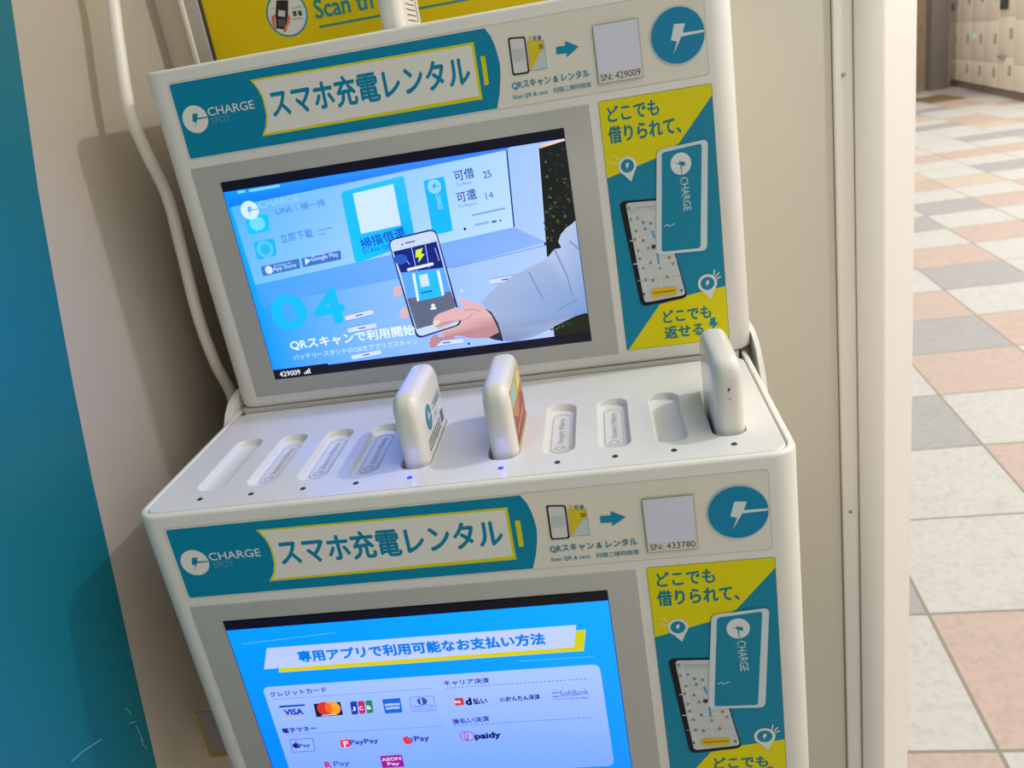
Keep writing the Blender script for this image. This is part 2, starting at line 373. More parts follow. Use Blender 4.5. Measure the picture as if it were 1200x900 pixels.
def header_art():
    a = Art(); PAPER = (234,226,210)
    TEAL = (12,135,170); YEL = (222,214,10); WHT = (236,230,220)
    u0, u1, v0, v1 = .0172, .3436, -.0545, -.0080
    a.rect(u0-.0004, u1+.0004, v0-.0004, v1+.0004, (200,192,178), .06); a.rect(u0, u1, v0, v1, PAPER, .06)
    tl, tr_, br, bl = (.0182,-.0088), (.2166,-.0088), (.2176,-.0540), (.0182,-.0540)
    rt = [(0.2184,-0.0088),(0.2206,-0.0137),(0.2222,-0.0190),(0.2230,-0.0243),(0.2235,-0.0295),(0.2231,-0.0339),(0.2224,-0.0382),(0.2206,-0.0460),(0.2179,-0.0548)]
    a.poly([(.0192,-.0540),(.0184,-.0535),(.0180,-.0525),(.0180,-.0102),(.0184,-.0092),(.0194,-.0088)]+[(.2178,-.0088)]+rt[1:-1]+[(.2178,-.0540)], TEAL)
    yl = [(0.0701,-0.0142), (0.0735,-0.0204), (0.0748,-0.0256), (0.0748,-0.0311), (0.0743,-0.0366), (0.0723,-0.0423), (0.0686,-0.0476)]
    a.poly(yl+[(0.2098,-0.0474), (0.2100,-0.0152)], YEL)
    il = [(0.0720,-0.0153), (0.0747,-0.0210), (0.0758,-0.0260), (0.0759,-0.0315), (0.0753,-0.0367), (0.0736,-0.0420), (0.0708,-0.0463)]
    a.poly(il+[(0.2082,-0.0451), (0.2084,-0.0166)], WHT)
    a.quad([(0.2127,-0.0234),(0.2154,-0.0237),(0.2151,-0.0396),(0.2124,-0.0400)], YEL, .3)
    a.text('スマホ充電レンタル', (0.0794,-0.0383), ((0.2046,-0.0389)[0], (0.0794,-0.0383)[1]), .0170, TEAL, .030)
    a.logo((0.0287,-0.0311), .0083, WHT, TEAL)
    a.text('CHARGE', (0.0380,-0.0307), ((0.0685,-0.0312)[0], (0.0380,-0.0307)[1]), .0049, (226,228,224), .014)
    a.text('SPOT', (0.0390,-0.0357), ((0.0514,-0.0358)[0], (0.0390,-0.0357)[1]), .0040, (96,165,188), 0)
    # scan-and-rent pictogram
    a.poly([(0.2412,-0.0199),(0.2512,-0.0206),(0.2510,-0.0365),(0.2407,-0.0361)], (150,160,165)); a.poly([(0.2413,-0.0202),(0.2509,-0.0209),(0.2507,-0.0361),(0.2409,-0.0358)], (200,212,214)); a.poly([(0.2413,-0.0202),(0.2509,-0.0209),(0.2509,-0.0235),(0.2413,-0.0359),(0.2409,-0.0358)], (228,200,40))
    a.quad([(0.2476,-0.0225),(0.2503,-0.0226),(0.2505,-0.0253),(0.2476,-0.0252)], (165,140,40), .1)
    for c, k in (((0.2433,-0.0187), (225,205,40)), ((0.2460,-0.0188), (150,150,140)), ((0.2488,-0.0191), (120,120,115))): a.ell(c, .0011, .0014, k, 12)
    a.line((0.2430,-0.0265), (0.2513,-0.0265), .0003, (190,175,70))
    a.ring([(0.2304,-0.0161),(0.2406,-0.0170),(0.2402,-0.0373),(0.2300,-0.0371)], .0009, (30,26,24), (222,220,216), .14)
    a.quad([(0.2319,-0.0225),(0.2390,-0.0229),(0.2386,-0.0299),(0.2316,-0.0299)], (202,204,204), .05)
    a.poly([(0.2577,-0.0255),(0.2632,-0.0257),(0.2634,-0.0232),(0.2708,-0.0274),(0.2633,-0.0321),(0.2634,-0.0299),(0.2574,-0.0296)], (10,140,180))
    y = (0.2287,-0.0453); a.text('QRスキャン & レンタル', y, ((0.2751,-0.0465)[0], y[1]), .0048, TEAL, .022)
    y = (0.2284,-0.0507); a.text('Scan QR & rent　扫描二维码租借', y, ((0.2754,-0.0512)[0], y[1]), .0031, (40,140,170), .008)
    c = (0.3277,-0.0307); a.ell(c, .01565, .0160, (190,205,215)); a.logo(c, .0152, (14,135,178), (226,228,228))
    return a
def label_art(serial):
    a = Art(); q = [(0.2805,-0.0182),(0.3062,-0.0176),(0.3056,-0.0498),(0.2798,-0.0495)]
    u0, v0, u1, v1 = (q[0][0]+q[3][0])/2, (q[2][1]+q[3][1])/2, (q[1][0]+q[2][0])/2, (q[0][1]+q[1][1])/2
    a.rect(u0-.0003, u1+.0003, v0-.0003, v1+.0003, (150,145,138)); a.rect(u0, u1, v0, v1, (222,216,206))
    a.rect(u0+.0006, u1-.0006, v0+.0056, v1-.0006, (222,220,236))
    a.text(serial, (u0+.0012, v0+.0012), (u1-.0012, v0+.0012), .0037, (48,40,34), 0)
    return a
def pin(a, c, r, inner, k):
    a.poly([(c[0]-r*.8, c[1]-r*.5), (c[0]+.25*r, c[1]-r*1.75), (c[0]+r*.85, c[1]-r*.4)], (226,228,226))
    a.ell(c, r, r, (226,228,226)); a.ell(c, r*.72, r*.72, inner); a.bolt(c, r*.75, (226,228,226), 0, False)
def poster_art():
    a = Art(); TEAL = (16,136,168); YEL = (232,216,0); TXT = (10,128,140)
    u0, u1, v0, v1 = .2783, .3446, -.2180, -.0598
    a.rect(u0-.0003, u1+.0003, v0-.0003, v1+.0003, (120,118,90), .02); a.rect(u0, u1, v0, v1, TEAL, .02)
    P = [(0.3436,-0.0662),(0.3232,-0.0906),(0.3084,-0.0974),(0.2785,-0.1049)]
    a.poly([(u0+.0004,v1), (u1-.0004,v1), (u1,v1-.001), (u1, P[0][1]), P[1], P[2], (u0, P[3][1]), (u0,v1-.001)], YEL)
    Q = [(0.2791,-0.2181),(0.3025,-0.1894),(0.3220,-0.1854),(0.3435,-0.1828)]
    a.poly([(u0+.0008,v0), (Q[1][0],Q[1][1]), Q[2], (u1,Q[3][1]), (u1,v0+.001), (u1-.0005,v0)], YEL)
    def t(s, bl, br, h): a.text(s, bl, (br[0], bl[1]), h, TXT, .034)
    t('どこでも', (0.2829,-0.0722), (0.3132,-0.0721), .0088); t('借りられて、', (0.2821,-0.0847), (0.3252,-0.0853), .0098)
    t('どこでも', (0.3039,-0.2023), (0.3343,-0.2011), .0082); t('返せる', (0.3038,-0.2133), (0.3287,-0.2134), .0082)
    a.poly([(0.3340,-0.2027),(0.3371,-0.2026),(0.3365,-0.2057),(0.3386,-0.2065),(0.3340,-0.2113),(0.3351,-0.2078),(0.3325,-0.2079)], TEAL)
    pin(a, (0.2913,-0.0992), .0056, TEAL, 1); pin(a, (0.3336,-0.1794), .0060, TEAL, 1)
    for p, q in (((0.2833,-0.0916), (0.2862,-0.0948)), ((0.2816,-0.0958), (0.2851,-0.0971))): a.line(p, q, .0007, (240,236,170))
    for p, q in (((0.3378,-0.1748), (0.3387,-0.1710)), ((0.3390,-0.1758), (0.3413,-0.1731)), ((0.3395,-0.1772), (0.3423,-0.1758))): a.line(p, q, .0008, (226,228,226))
    # pictured phone with a map
    a.quad([(0.2839,-0.1200),(0.3090,-0.1215),(0.3206,-0.1870),(0.2906,-0.1892)], (22,24,26), .16); a.quad([(0.2877,-0.1214),(0.3089,-0.1227),(0.3195,-0.1850),(0.2930,-0.1868)], (206,206,204), .12)
    for p, q in (((0.2879,-0.1268), (0.3080,-0.1277)), ((0.2898,-0.1717), (0.3178,-0.1720))): a.line(p, q, .0004, (170,180,182))
    for p, q in (((0.2918,-0.1291), (0.2946,-0.1834)), ((0.3011,-0.1283), (0.3047,-0.1799)), ((0.2880,-0.1454), (0.3130,-0.1447)), ((0.2885,-0.1605), (0.3157,-0.1611))): a.line(p, q, .0006, (222,224,222))
    a.line((0.3022,-0.1406), (0.3033,-0.1459), .0014, (90,160,200)); a.line((0.3041,-0.1554), (0.3042,-0.1627), .0014, (90,160,200))
    a.ell((0.2894,-0.1248), .0012, .0012, (110,170,180), 12); a.line((0.2926,-0.1252), (0.3055,-0.1259), .0006, (160,165,170))
    rr = random.Random(3)
    for x, y in ((152,455),(172,452),(190,466),(168,490),(196,485),(212,470),(165,515),(190,520),(175,550),(205,545),(180,575),(212,590),(268,580),(280,600),(190,605),(240,610),(262,640),(197,642),(219,646)):
        u, v = CVT(x, y); a.ell((u, v), .0009, .0011, rr.choice([(110,150,150),(140,160,150),(90,150,170),(150,140,120)]), 10)
    a.ell((0.3022,-0.1510), .0014, .0014, (60,60,60), 12)
    a.quad([(0.2981,-0.1781),(0.3141,-0.1785),(0.3141,-0.1838),(0.2975,-0.1838)], (228,190,30), .4); a.line((0.2991,-0.1811), (0.3131,-0.1810), .0011, (170,130,20))
    a.ell((0.2933,-0.1810), .0007, .0008, (70,70,80), 10); a.ell((0.3170,-0.1816), .0007, .0008, (70,70,80), 10)
    # pictured power bank
    a.quad([(0.3097,-0.0925),(0.3403,-0.0905),(0.3349,-0.1580),(0.3032,-0.1565)], (214,222,226), .12); a.quad([(0.3125,-0.0945),(0.3366,-0.0926),(0.3310,-0.1559),(0.3068,-0.1551)], TEAL, .08)
    c = (0.3233,-0.1026); a.ell(c, .0062, .0066, (226,228,226)); a.bolt(c, .0062, TEAL, -math.pi/2)
    p = (0.3220,-0.1110); q = (0.3201,-0.1315); a.text('CHARGE', (p[0], p[1]), (p[0]+.0008, q[1]), .0046, (200,220,224), .01)
    p = (0.3203,-0.1100); q = (0.3188,-0.1247); a.text('SPOT', p, (p[0]+.0006, q[1]), .0028, (60,150,175), 0)
    for p, q in (((0.3098,-0.1392), (0.3123,-0.1383)), ((0.3123,-0.1383), (0.3134,-0.1397)), ((0.3139,-0.1394), (0.3164,-0.1381))): a.line(p, q, .0006, (190,215,220))
    a.line((0.3092,-0.1452), (0.3170,-0.1457), .0004, (50,150,176)); a.line((0.3235,-0.1466), (0.3297,-0.1462), .0004, (50,150,176)); a.line((0.3154,-0.1522), (0.3236,-0.1526), .0004, (60,156,180))
    return a
def CVT(x, y):      # a point of the pictured phone's map, by its bilinear place on that phone
    x0, y0, x1, y1 = 136., 406., 318., 706.; s_, t_ = (x-x0)/(x1-x0), (y-y0)/(y1-y0)
    A, B, C, D = [Vector(p) for p in [(0.2877,-0.1214),(0.3245,-0.1248),(0.3195,-0.1850),(0.2807,-0.1851)]]
    return tuple((A*(1-s_)+B*s_)*(1-t_)+(D*(1-s_)+C*s_)*t_)
SU0, SU1, SV0, SV1, SVT, SVB = .0341, .2556, -.2077, -.0715, -.0774, -.2018
def video_art():
    a = Art(True); u0, u1 = SU0, SU1
    um = u0+.075; a.rect(u0, um, SVB, SVT, [(0,150,255),(125,180,255),(120,180,255),(0,165,255)]); a.rect(um, u1, SVB, SVT, [(125,180,255),(186,206,255),(165,196,252),(120,180,255)])
    # strong blue strip above the pictured display
    L_ = (0.0363,-0.0872); R_ = (0.2196,-0.0788)
    a.poly([(u0,SVT),(R_[0]+.002,SVT),(R_[0],R_[1]),(L_[0],L_[1]),(u0,L_[1]-.001)], [(0,150,255),(60,130,255),(60,130,255),(0,120,255),(0,160,255)])
    # pictured display
    D = [L_, R_, (0.2167,-0.1262), (0.0382,-0.1399)]
    a.poly(D, [(80,175,255),(172,210,255),(186,218,255),(115,188,255)])
    a.line(R_, (0.2167,-0.1262), .0009, (30,40,70))
    a.poly([(0.0382,-0.1399), (0.2167,-0.1262), (0.2354,-0.1386), (0.1723,-0.1466), (0.0508,-0.1538), (0.0378,-0.1557)], [(60,160,255),(130,170,235),(140,175,240),(120,165,240),(80,160,250),(40,160,255)])
    a.line((0.0586,-0.1521), (0.1080,-0.1483), .0004, (90,150,235)); a.line((0.1723,-0.1466), (0.2342,-0.1406), .0005, (100,140,215))
    a.line((0.2387,-0.0814), (0.2352,-0.1400), .0006, (190,210,245))
    for p, q in (((0.0433,-0.0787), (0.0485,-0.0788)), ((0.0511,-0.0790), (0.0721,-0.0787))): a.line(p, q, .0016, (120,210,255))
    # hedge right of it
    hd = [((0.2393,-0.0799)[0], (0.2393,-0.0799)[1]), (u1-.002, SVT-.0005), (u1,SVT-.0015), (u1, (0.2567,-0.1288)[1]), (0.2442,-0.1435), (0.2345,-0.1496)]
    a.poly(hd, (20,24,22)); rr = random.Random(5)
    for k in range(70):
        x, y = rr.uniform(645,745), rr.uniform(75,405)
        if x > 660+ (y-60)*.22 + 88 or x < 636+(y-66)*.08+6: continue
        c = HP(x, y)
        if c[0] > u1-.0016: continue
        a.ell(c, rr.uniform(.0006,.0014), rr.uniform(.0005,.001), rr.choice([(52,62,40),(70,80,44),(40,48,46),(34,44,30),(84,90,60)]), 7, rr.uniform(0,3)); a.l -= 1
    a.up(); a.poly([(0.2391,-0.0792), (u1,SVT), (u1,SVT-.0012), (0.2397,-0.0810)], [(230,190,150),(240,220,200),(240,220,200),(220,180,140)])
    a.poly([(0.2321,-0.1940), (0.2470,-0.1887), (u1, (0.2557,-0.1885)[1]), (u1, SVB), ((0.2317,-0.2009)[0], SVB)], (24,30,20))
    for k in range(24):
        c = HP(rr.uniform(715,800), rr.uniform(672,712)); a.ell(c, rr.uniform(.0006,.0013), .0007, rr.choice([(60,70,40),(80,90,50),(36,46,30)]), 7); a.l -= 1
    a.up()
    # slots of the pictured kiosk
    for p, q in (((0.1952,-0.1593), (0.2160,-0.1587)), ((0.0938,-0.1708), (0.1140,-0.1688)), ((0.0935,-0.1795), (0.1141,-0.1782)), ((0.0917,-0.1988), (0.1131,-0.1973)), ((0.1475,-0.1967), (0.1706,-0.1966))):
        d = Vector(q)-Vector(p); n = Vector((-d.y, d.x)).normalized()*.0021
        for o, cc, sc_ in ((0, (110,135,190), 1.0), (0, (205,220,252), .78)):
            a.quad([tuple(Vector(p)-n*sc_), tuple(Vector(q)-n*sc_), tuple(Vector(q)+n*sc_), tuple(Vector(p)+n*sc_)], cc, .5)
        m_ = (Vector(p)+Vector(q))/2; a.line(m_-d*.12, m_+d*.12, .0008, (60,80,150))
    a.ell((0.1759,-0.1625), .0012, .0012, (190,215,255), 14); a.ell((0.2206,-0.1582), .001, .001, (190,215,255), 14); a.ell((0.1740,-0.1993), .0009, .0009, (20,40,90), 12); a.ell((0.1853,-0.1229), .0009, .0009, (20,30,60), 12)
    a.text('CHARGE', (0.0552,-0.0910), (0.0825,-0.0897), .0044, (140,200,255), .02)
    # overlay and app rows
    a.text('LINE｜掃一掃', (0.0654,-0.0968), (0.0988,-0.0957), .0050, (60,120,190), .004)
    a.quad([(0.0437,-0.0953),(0.0595,-0.0946),(0.0583,-0.1055),(0.0431,-0.1068)], (20,190,250), .2); a.ell((0.0509,-0.1001), .0052, .0044, (110,215,255)); a.poly([(0.0481,-0.1019),(0.0516,-0.1020),(0.0488,-0.1055)], (110,215,255))
    a.logo((0.0482,-0.0910), .0060, (205,230,255), (90,170,245))
    a.quad([(0.0448,-0.1116),(0.0593,-0.1108),(0.0585,-0.1222),(0.0443,-0.1235)], (20,180,250), .2); a.ell((0.0515,-0.1172), .0056, .0056, (90,195,255)); a.ell((0.0515,-0.1172), .0036, .0036, (40,180,250))
    a.text('立即下載', (0.0635,-0.1151), (0.0861,-0.1139), .0058, (70,130,190), .012); a.line((0.0891,-0.1103), (0.0997,-0.1098), .0007, (90,150,210)); a.line((0.0893,-0.1130), (0.0946,-0.1127), .0006, (90,150,210))
    a.quad([(0.0452,-0.1281),(0.0726,-0.1264),(0.0719,-0.1329),(0.0451,-0.1348)], (60,120,190), .1); a.quad([(0.0740,-0.1266),(0.1016,-0.1250),(0.1009,-0.1309),(0.0738,-0.1326)], (60,115,190), .1)
    a.text('App Store', (0.0532,-0.1331), (0.0696,-0.1322), .0033, (200,225,255), .008); a.ell((0.0503,-0.1311), .0026, .0028, (200,225,255), 16)
    a.text('Download on the', (0.0545,-0.1296), (0.0665,-0.1290), .0014, (190,220,255), 0); a.text('GET IT ON', (0.0821,-0.1267), (0.0903,-0.1263), .0014, (190,220,255), 0)
    a.text('Google Play', (0.0808,-0.1303), (0.0995,-0.1293), .0036, (200,225,255), .008); a.poly([(0.0764,-0.1269),(0.0806,-0.1285),(0.0759,-0.1314)], (200,225,255))
    # cyan code card (code left blank)
    a.quad([(0.1104,-0.0885),(0.1529,-0.0842),(0.1521,-0.1268),(0.1094,-0.1350)], [(30,185,255),(40,190,255),(20,175,255),(20,190,255)], .06)
    a.quad([(0.1181,-0.0905),(0.1453,-0.0885),(0.1448,-0.1146),(0.1176,-0.1164)], (200,225,250), 0)
    a.text('掃描借還', (0.1163,-0.1263), (0.1469,-0.1222), .0066, (16,60,110), .014); a.text('SCAN QR', (0.1161,-0.1301), (0.1362,-0.1281), .0030, (16,70,130), 0)
    a.quad([(0.1647,-0.0893),(0.1782,-0.0886),(0.1774,-0.1229),(0.1640,-0.1240)], (20,180,250), .06); a.logo((0.1709,-0.0939), .0044, (140,205,250), (40,170,240))
    p = (0.1706,-0.0990); q = (0.1707,-0.1084); a.text('CHARGE', p, q, .0030, (150,215,255), .01)
    a.text('可借', (0.1847,-0.0928), (0.1973,-0.0921), .0064, (40,60,100), .012); a.text('25', (0.2029,-0.0936), (0.2079,-0.0932), .0042, (40,70,120), .01)
    a.text('可還', (0.1839,-0.1061), (0.1966,-0.1051), .0064, (40,60,100), .012); a.text('14', (0.2023,-0.1066), (0.2070,-0.1061), .0042, (60,100,160), 0)
    a.text('To Rent', (0.1847,-0.0960), (0.1947,-0.0955), .0020, (90,130,190), 0); a.text('To Return', (0.1836,-0.1093), (0.1960,-0.1087), .0020, (90,130,190), 0)
    a.line((0.1914,-0.1150), (0.2131,-0.1136), .0013, (130,165,215)); a.line((0.1919,-0.1214), (0.2012,-0.1207), .0012, (130,165,215)); a.line((0.2031,-0.1210), (0.2062,-0.1208), .0014, (70,100,150)); a.ell((0.2087,-0.1208), .0007,.0007,(60,90,150),10)
    # big figure and captions
    a.text('0', (0.0455,-0.1732), (0.0679,-0.1721), .0225, (20,185,255), .07); a.text('4', (0.0747,-0.1730), (0.0946,-0.1720), .0225, (20,185,255), .07)
    # sleeve, cuff, hand and the phone it holds
    fl_ = [(0.1868,-0.1722),(0.1918,-0.1676),(0.1989,-0.1629),(0.2102,-0.1576),(0.2221,-0.1531),(0.2318,-0.1503),(0.2363,-0.1472),(0.2401,-0.1437),(0.2446,-0.1436),(0.2431,-0.1393),(0.2454,-0.1348),(0.2492,-0.1314),(0.2534,-0.1292)]
    sl_ = fl_+[(u1, (0.2569,-0.1274)[1]), (u1, (0.2557,-0.1881)[1]), (0.2469,-0.1897), (0.2329,-0.1947), (0.2228,-0.1988), (0.2148,-0.2009), (0.2060,-0.2018), (0.1984,-0.2008), (0.1967,-0.1933), (0.1942,-0.1850), (0.1917,-0.1793)]
    cs_ = [(160,178,215)]*6+[(175,190,225)]*7+[(150,190,245),(120,150,205),(140,160,200),(150,168,205),(150,168,205),(150,165,200),(135,152,190),(120,140,180),(140,158,195),(155,172,208),(160,178,212)]
    a.poly(sl_, cs_)
    for P in ([(0.2401,-0.1440),(0.2458,-0.1625),(0.2473,-0.1751)], [(0.2502,-0.1397),(0.2554,-0.1460)], [(0.2216,-0.1563),(0.2281,-0.1754)], [(0.2363,-0.1843),(0.2502,-0.1784)]):
        for p, q in zip(P, P[1:]): a.line(p, q, .0010, (120,142,188))
    a.poly([(0.1882,-0.1755),(0.1929,-0.1795),(0.1961,-0.1878),(0.1978,-0.2007),(0.1915,-0.1987),(0.1865,-0.1960),(0.1918,-0.1883)], (44,46,62))
    sk, sk2 = (220,176,178), (186,136,142)
    a.poly([(0.1724,-0.1649),(0.1769,-0.1685),(0.1831,-0.1717),(0.1882,-0.1751),(0.1925,-0.1814),(0.1948,-0.1887),(0.1958,-0.1940),(0.1874,-0.1969),(0.1768,-0.1960),(0.1676,-0.1927),(0.1596,-0.1931),(0.1548,-0.1878),(0.1648,-0.1867),(0.1738,-0.1823),(0.1745,-0.1721)], [sk]*5+[sk2]*4+[sk2,sk2,sk,sk,sk,sk])
    for c, ru, rv, ro in (((0.1336,-0.1571), .0040, .0028, .9), ((0.1352,-0.1724), .0044, .0030, .9)): a.ell(c, ru, rv, sk, 20, ro)
    a.ell((0.1510,-0.1946), .0052, .0030, sk2, 20, 1.0); a.poly([(0.1496,-0.1918),(0.1637,-0.1922),(0.1672,-0.1947),(0.1575,-0.1943),(0.1511,-0.1983),(0.1479,-0.1967)], sk2)
    a.quad([(0.1340,-0.1227),(0.1666,-0.1195),(0.1725,-0.1853),(0.1393,-0.1917)], (26,40,74), .16); a.quad([(0.1348,-0.1235),(0.1660,-0.1207),(0.1710,-0.1847),(0.1406,-0.1902)], (196,212,246), .14)
    a.line((0.1451,-0.1265), (0.1517,-0.1259), .0009, (90,100,130)); a.ell((0.1431,-0.1270), .0006,.0006,(60,70,100),10)
    a.poly([(0.1361,-0.1307),(0.1656,-0.1281),(0.1670,-0.1457),(0.1381,-0.1451)], (20,34,120)); a.poly([(0.1381,-0.1451),(0.1670,-0.1457),(0.1687,-0.1619),(0.1386,-0.1629)], (90,165,245)); a.poly([(0.1386,-0.1629),(0.1687,-0.1619),(0.1702,-0.1711),(0.1675,-0.1807),(0.1408,-0.1846)], [(96,104,128)]*5)
    for p, q in (((0.1486,-0.1296), (0.1489,-0.1452)), ((0.1579,-0.1291), (0.1575,-0.1445)), ((0.1422,-0.1348), (0.1452,-0.1405)), ((0.1637,-0.1321), (0.1649,-0.1408))): a.line(p, q, .0005, (150,190,255))
    a.poly([(0.1510,-0.1318),(0.1560,-0.1310),(0.1541,-0.1345),(0.1563,-0.1352),(0.1510,-0.1402),(0.1522,-0.1365),(0.1499,-0.1366)], (206,232,60)); a.ell((0.1399,-0.1363), .0046, .0034, (40,90,190), 16)
    a.quad([(0.1428,-0.1429),(0.1608,-0.1412),(0.1608,-0.1431),(0.1428,-0.1448)], (225,235,250), .4)
    a.poly([(0.1458,-0.1471),(0.1631,-0.1472),(0.1632,-0.1643),(0.1459,-0.1655)], (40,185,250)); a.poly([(0.1455,-0.1467),(0.1474,-0.1468),(0.1466,-0.1656),(0.1450,-0.1657)], (225,235,255)); a.poly([(0.1620,-0.1467),(0.1639,-0.1468),(0.1641,-0.1636),(0.1623,-0.1641)], (225,235,255))
    a.poly([(0.1497,-0.1484),(0.1556,-0.1481),(0.1555,-0.1562),(0.1496,-0.1566)], (200,225,250)); a.line((0.1489,-0.1604), (0.1567,-0.1599), .0012, (20,110,180))
    a.ell((0.1551,-0.1699), .0013, .0013, (225,230,240), 14); a.line((0.1530,-0.1719), (0.1569,-0.1717), .0016, (225,230,240))
    a.poly([(0.1525,-0.1815),(0.1543,-0.1781),(0.1581,-0.1758),(0.1636,-0.1746),(0.1703,-0.1731),(0.1749,-0.1761),(0.1755,-0.1817),(0.1676,-0.1823),(0.1594,-0.1844),(0.1545,-0.1853)], [sk]*7+[sk2]*3)
    for P in ([(0.1551,-0.1860),(0.1596,-0.1850),(0.1675,-0.1828),(0.1754,-0.1823),(0.1806,-0.1788)], [(0.1749,-0.1761),(0.1801,-0.1756),(0.1859,-0.1776)], [(0.1637,-0.1922),(0.1737,-0.1915),(0.1852,-0.1926)]):
        for p, q in zip(P, P[1:]): a.line(p, q, .0005, (178,128,134))
    a.ell((0.1551,-0.1818), .0026, .0018, (240,200,196), 14, .5)
    a.text('QRスキャンで利用開始', (0.0511,-0.1885), (0.1395,-0.1885), .0076, (225,240,255), .03)
    a.text('バッテリースタンドのQRをアプリでスキャン', (0.0511,-0.1957), (0.1397,-0.1952), .0042, (205,230,255), .012)
    # bars of the display itself
    a.rect(u0, u1, SV0, SVB, (12,12,30)); a.rect(u0, u1, SVT, SV1, (8,8,26))
    a.rect(u0, u0+.040, SVB-.0002, SVB+.0012, (10,10,28))
    a.text('429009', (u0+.0040, SV0+.0015), (u0+.0190, SV0+.0015), .0037, (236,240,248), .012)
    for k in range(4): a.rect(u0+.0215+k*.0013, u0+.0224+k*.0013, SV0+.0014, SV0+.0024+k*.0009, (225,230,240)); a.l -= 1
    return a.up()
def HP(x, y):        # point on the pictured video frame by affine map
    A, B, C = [Vector(p) for p in [(0.1246,-0.0772),(0.1784,-0.0853),(0.1122,-0.1306)]]
    return tuple(A+(B-A)*x/300+(C-A)*(y-150)/300)
def payment_art():
    a = Art(True); u0, u1 = SU0, SU1
    a.rect(u0, u1, SV0, SVT, [(0,125,235),(0,135,240),(0,165,255),(0,150,255)])
    for p, q in (((0.0408,-0.0878), (0.0681,-0.0864)), ((0.0681,-0.0864), (0.0985,-0.0849)), ((0.2005,-0.1139), (0.2432,-0.1143))): a.line(p, q, .0004, (90,185,255))
    bb = [(0.0549,-0.0920),(0.0491,-0.1065)]; bt = [(0.2364,-0.0920),(0.2329,-0.1072)]
    vt = (bb[0][1]+bt[0][1])/2; vb = (bb[1][1]+bt[1][1])/2; ua, ub_, uc, ud = bb[0][0], bb[1][0], bt[0][0], bt[1][0]
    yl = (0.0576,-0.1102); yr = (0.2412,-0.0958); ye = (0.2382,-0.1098); vy = (yl[1]+ye[1])/2
    a.poly([(yl[0],vy),(ye[0],vy),(yr[0],yr[1]),(yl[0]+.004,yr[1])], (205,200,20))
    a.poly([(ua,vt),(uc,vt),(ud,vb),(ub_,vb)], [(178,194,255),(186,202,255),(186,202,255),(182,198,255)])
    tb = (0.0723,-0.1036); te = (0.2174,-0.1030); vt_ = (tb[1]+te[1])/2
    a.text('専用アプリで利用可能なお支払い方法', (tb[0],vt_-.0002), (te[0],vt_-.0002), .0076, (0,120,220), .055)
    ca = (0.0443,-0.1199); cb = (0.2459,-0.1198); cc = (0.2456,-0.1949)
    U0, U1 = ca[0], (cb[0]+cc[0])/2; V1, V0 = (ca[1]+cb[1])/2, cc[1]
    a.rect(U0, U1, V0, V1, [(120,165,248),(120,165,248),(165,192,255),(155,185,255)], .06)
    K = (24,36,100)
    def t(s, bl, br, h, col=K, bold=.01): a.text(s, bl, br, h*.8, col, bold*2.4)
    t('クレジットカード', (0.0477,-0.1276), (0.0833,-0.1265), .0046, K, .014); a.dash((0.0488,-0.1294), (0.1475,-0.1291), .0004, (70,95,190), 60)
    t('キャリア決済', (0.1547,-0.1278), (0.1813,-0.1278), .0048, K, .014); a.dash((0.1554,-0.1295), (0.2380,-0.1295), .0005, (70,95,190), 36)
    t('電子マネー', (0.0480,-0.1555), (0.0699,-0.1548), .0044, K, .02); a.dash((0.0492,-0.1568), (0.1483,-0.1574), .0004, (70,95,190), 60)
    t('後払い決済', (0.1545,-0.1564), (0.1766,-0.1558), .0050, K, .014); a.dash((0.1552,-0.1576), (0.2378,-0.1575), .0005, (70,95,190), 36)
    # card logos
    a.poly([(0.0510,-0.1344),(0.0673,-0.1344),(0.0671,-0.1356),(0.0509,-0.1358)], (22,50,140)); t('VISA', (0.0531,-0.1417), (0.0647,-0.1417), .0052, (22,50,150), .03); a.poly([(0.0505,-0.1438),(0.0667,-0.1436),(0.0666,-0.1445),(0.0505,-0.1449)], (180,190,110))
    a.poly([(0.0728,-0.1346),(0.0895,-0.1344),(0.0890,-0.1442),(0.0721,-0.1446)], (22,20,36)); a.ell((0.0788,-0.1387), .0047, .0051, (215,50,40)); a.ell((0.0839,-0.1386), .0047, .0051, (240,160,40)); a.ell((0.0814,-0.1386), .0021, .0042, (235,105,40)); a.line((0.0757,-0.1437), (0.0849,-0.1434), .0006, (210,210,220))
    for q, c, s in (([(0.0955,-0.1347),(0.0998,-0.1346),(0.0984,-0.1443),(0.0944,-0.1446)], (24,60,160), 'J'), ([(0.1002,-0.1347),(0.1044,-0.1346),(0.1031,-0.1441),(0.0992,-0.1444)], (190,40,70), 'C'), ([(0.1050,-0.1346),(0.1092,-0.1345),(0.1080,-0.1439),(0.1040,-0.1443)], (30,135,70), 'B')):
        a.quad(q, c, .3); t(s, ((q[3][0]*.75+q[2][0]*.25), q[3][1]+.0030), ((q[3][0]*.2+q[2][0]*.8), q[3][1]+.0030), .0034, (225,230,250), .02)
    a.poly([(0.1155,-0.1345),(0.1265,-0.1343),(0.1257,-0.1451),(0.1150,-0.1453)], (20,100,210)); t('AMERICAN', (0.1160,-0.1396), (0.1252,-0.1395), .0020, (220,230,255), .02); t('EXPRESS', (0.1166,-0.1423), (0.1246,-0.1420), .0020, (220,230,255), .02)
    a.ring([(0.1321,-0.1341),(0.1469,-0.1339),(0.1465,-0.1452),(0.1314,-0.1454)], .0003, (70,100,180), (150,180,254), .12); a.ell((0.1392,-0.1378), .0030, .0028, (50,80,165)); a.rect((0.1385,-0.1377)[0]-.0002, (0.1385,-0.1377)[0]+.0006, (0.1381,-0.1399)[1], (0.1390,-0.1355)[1], (190,205,255))
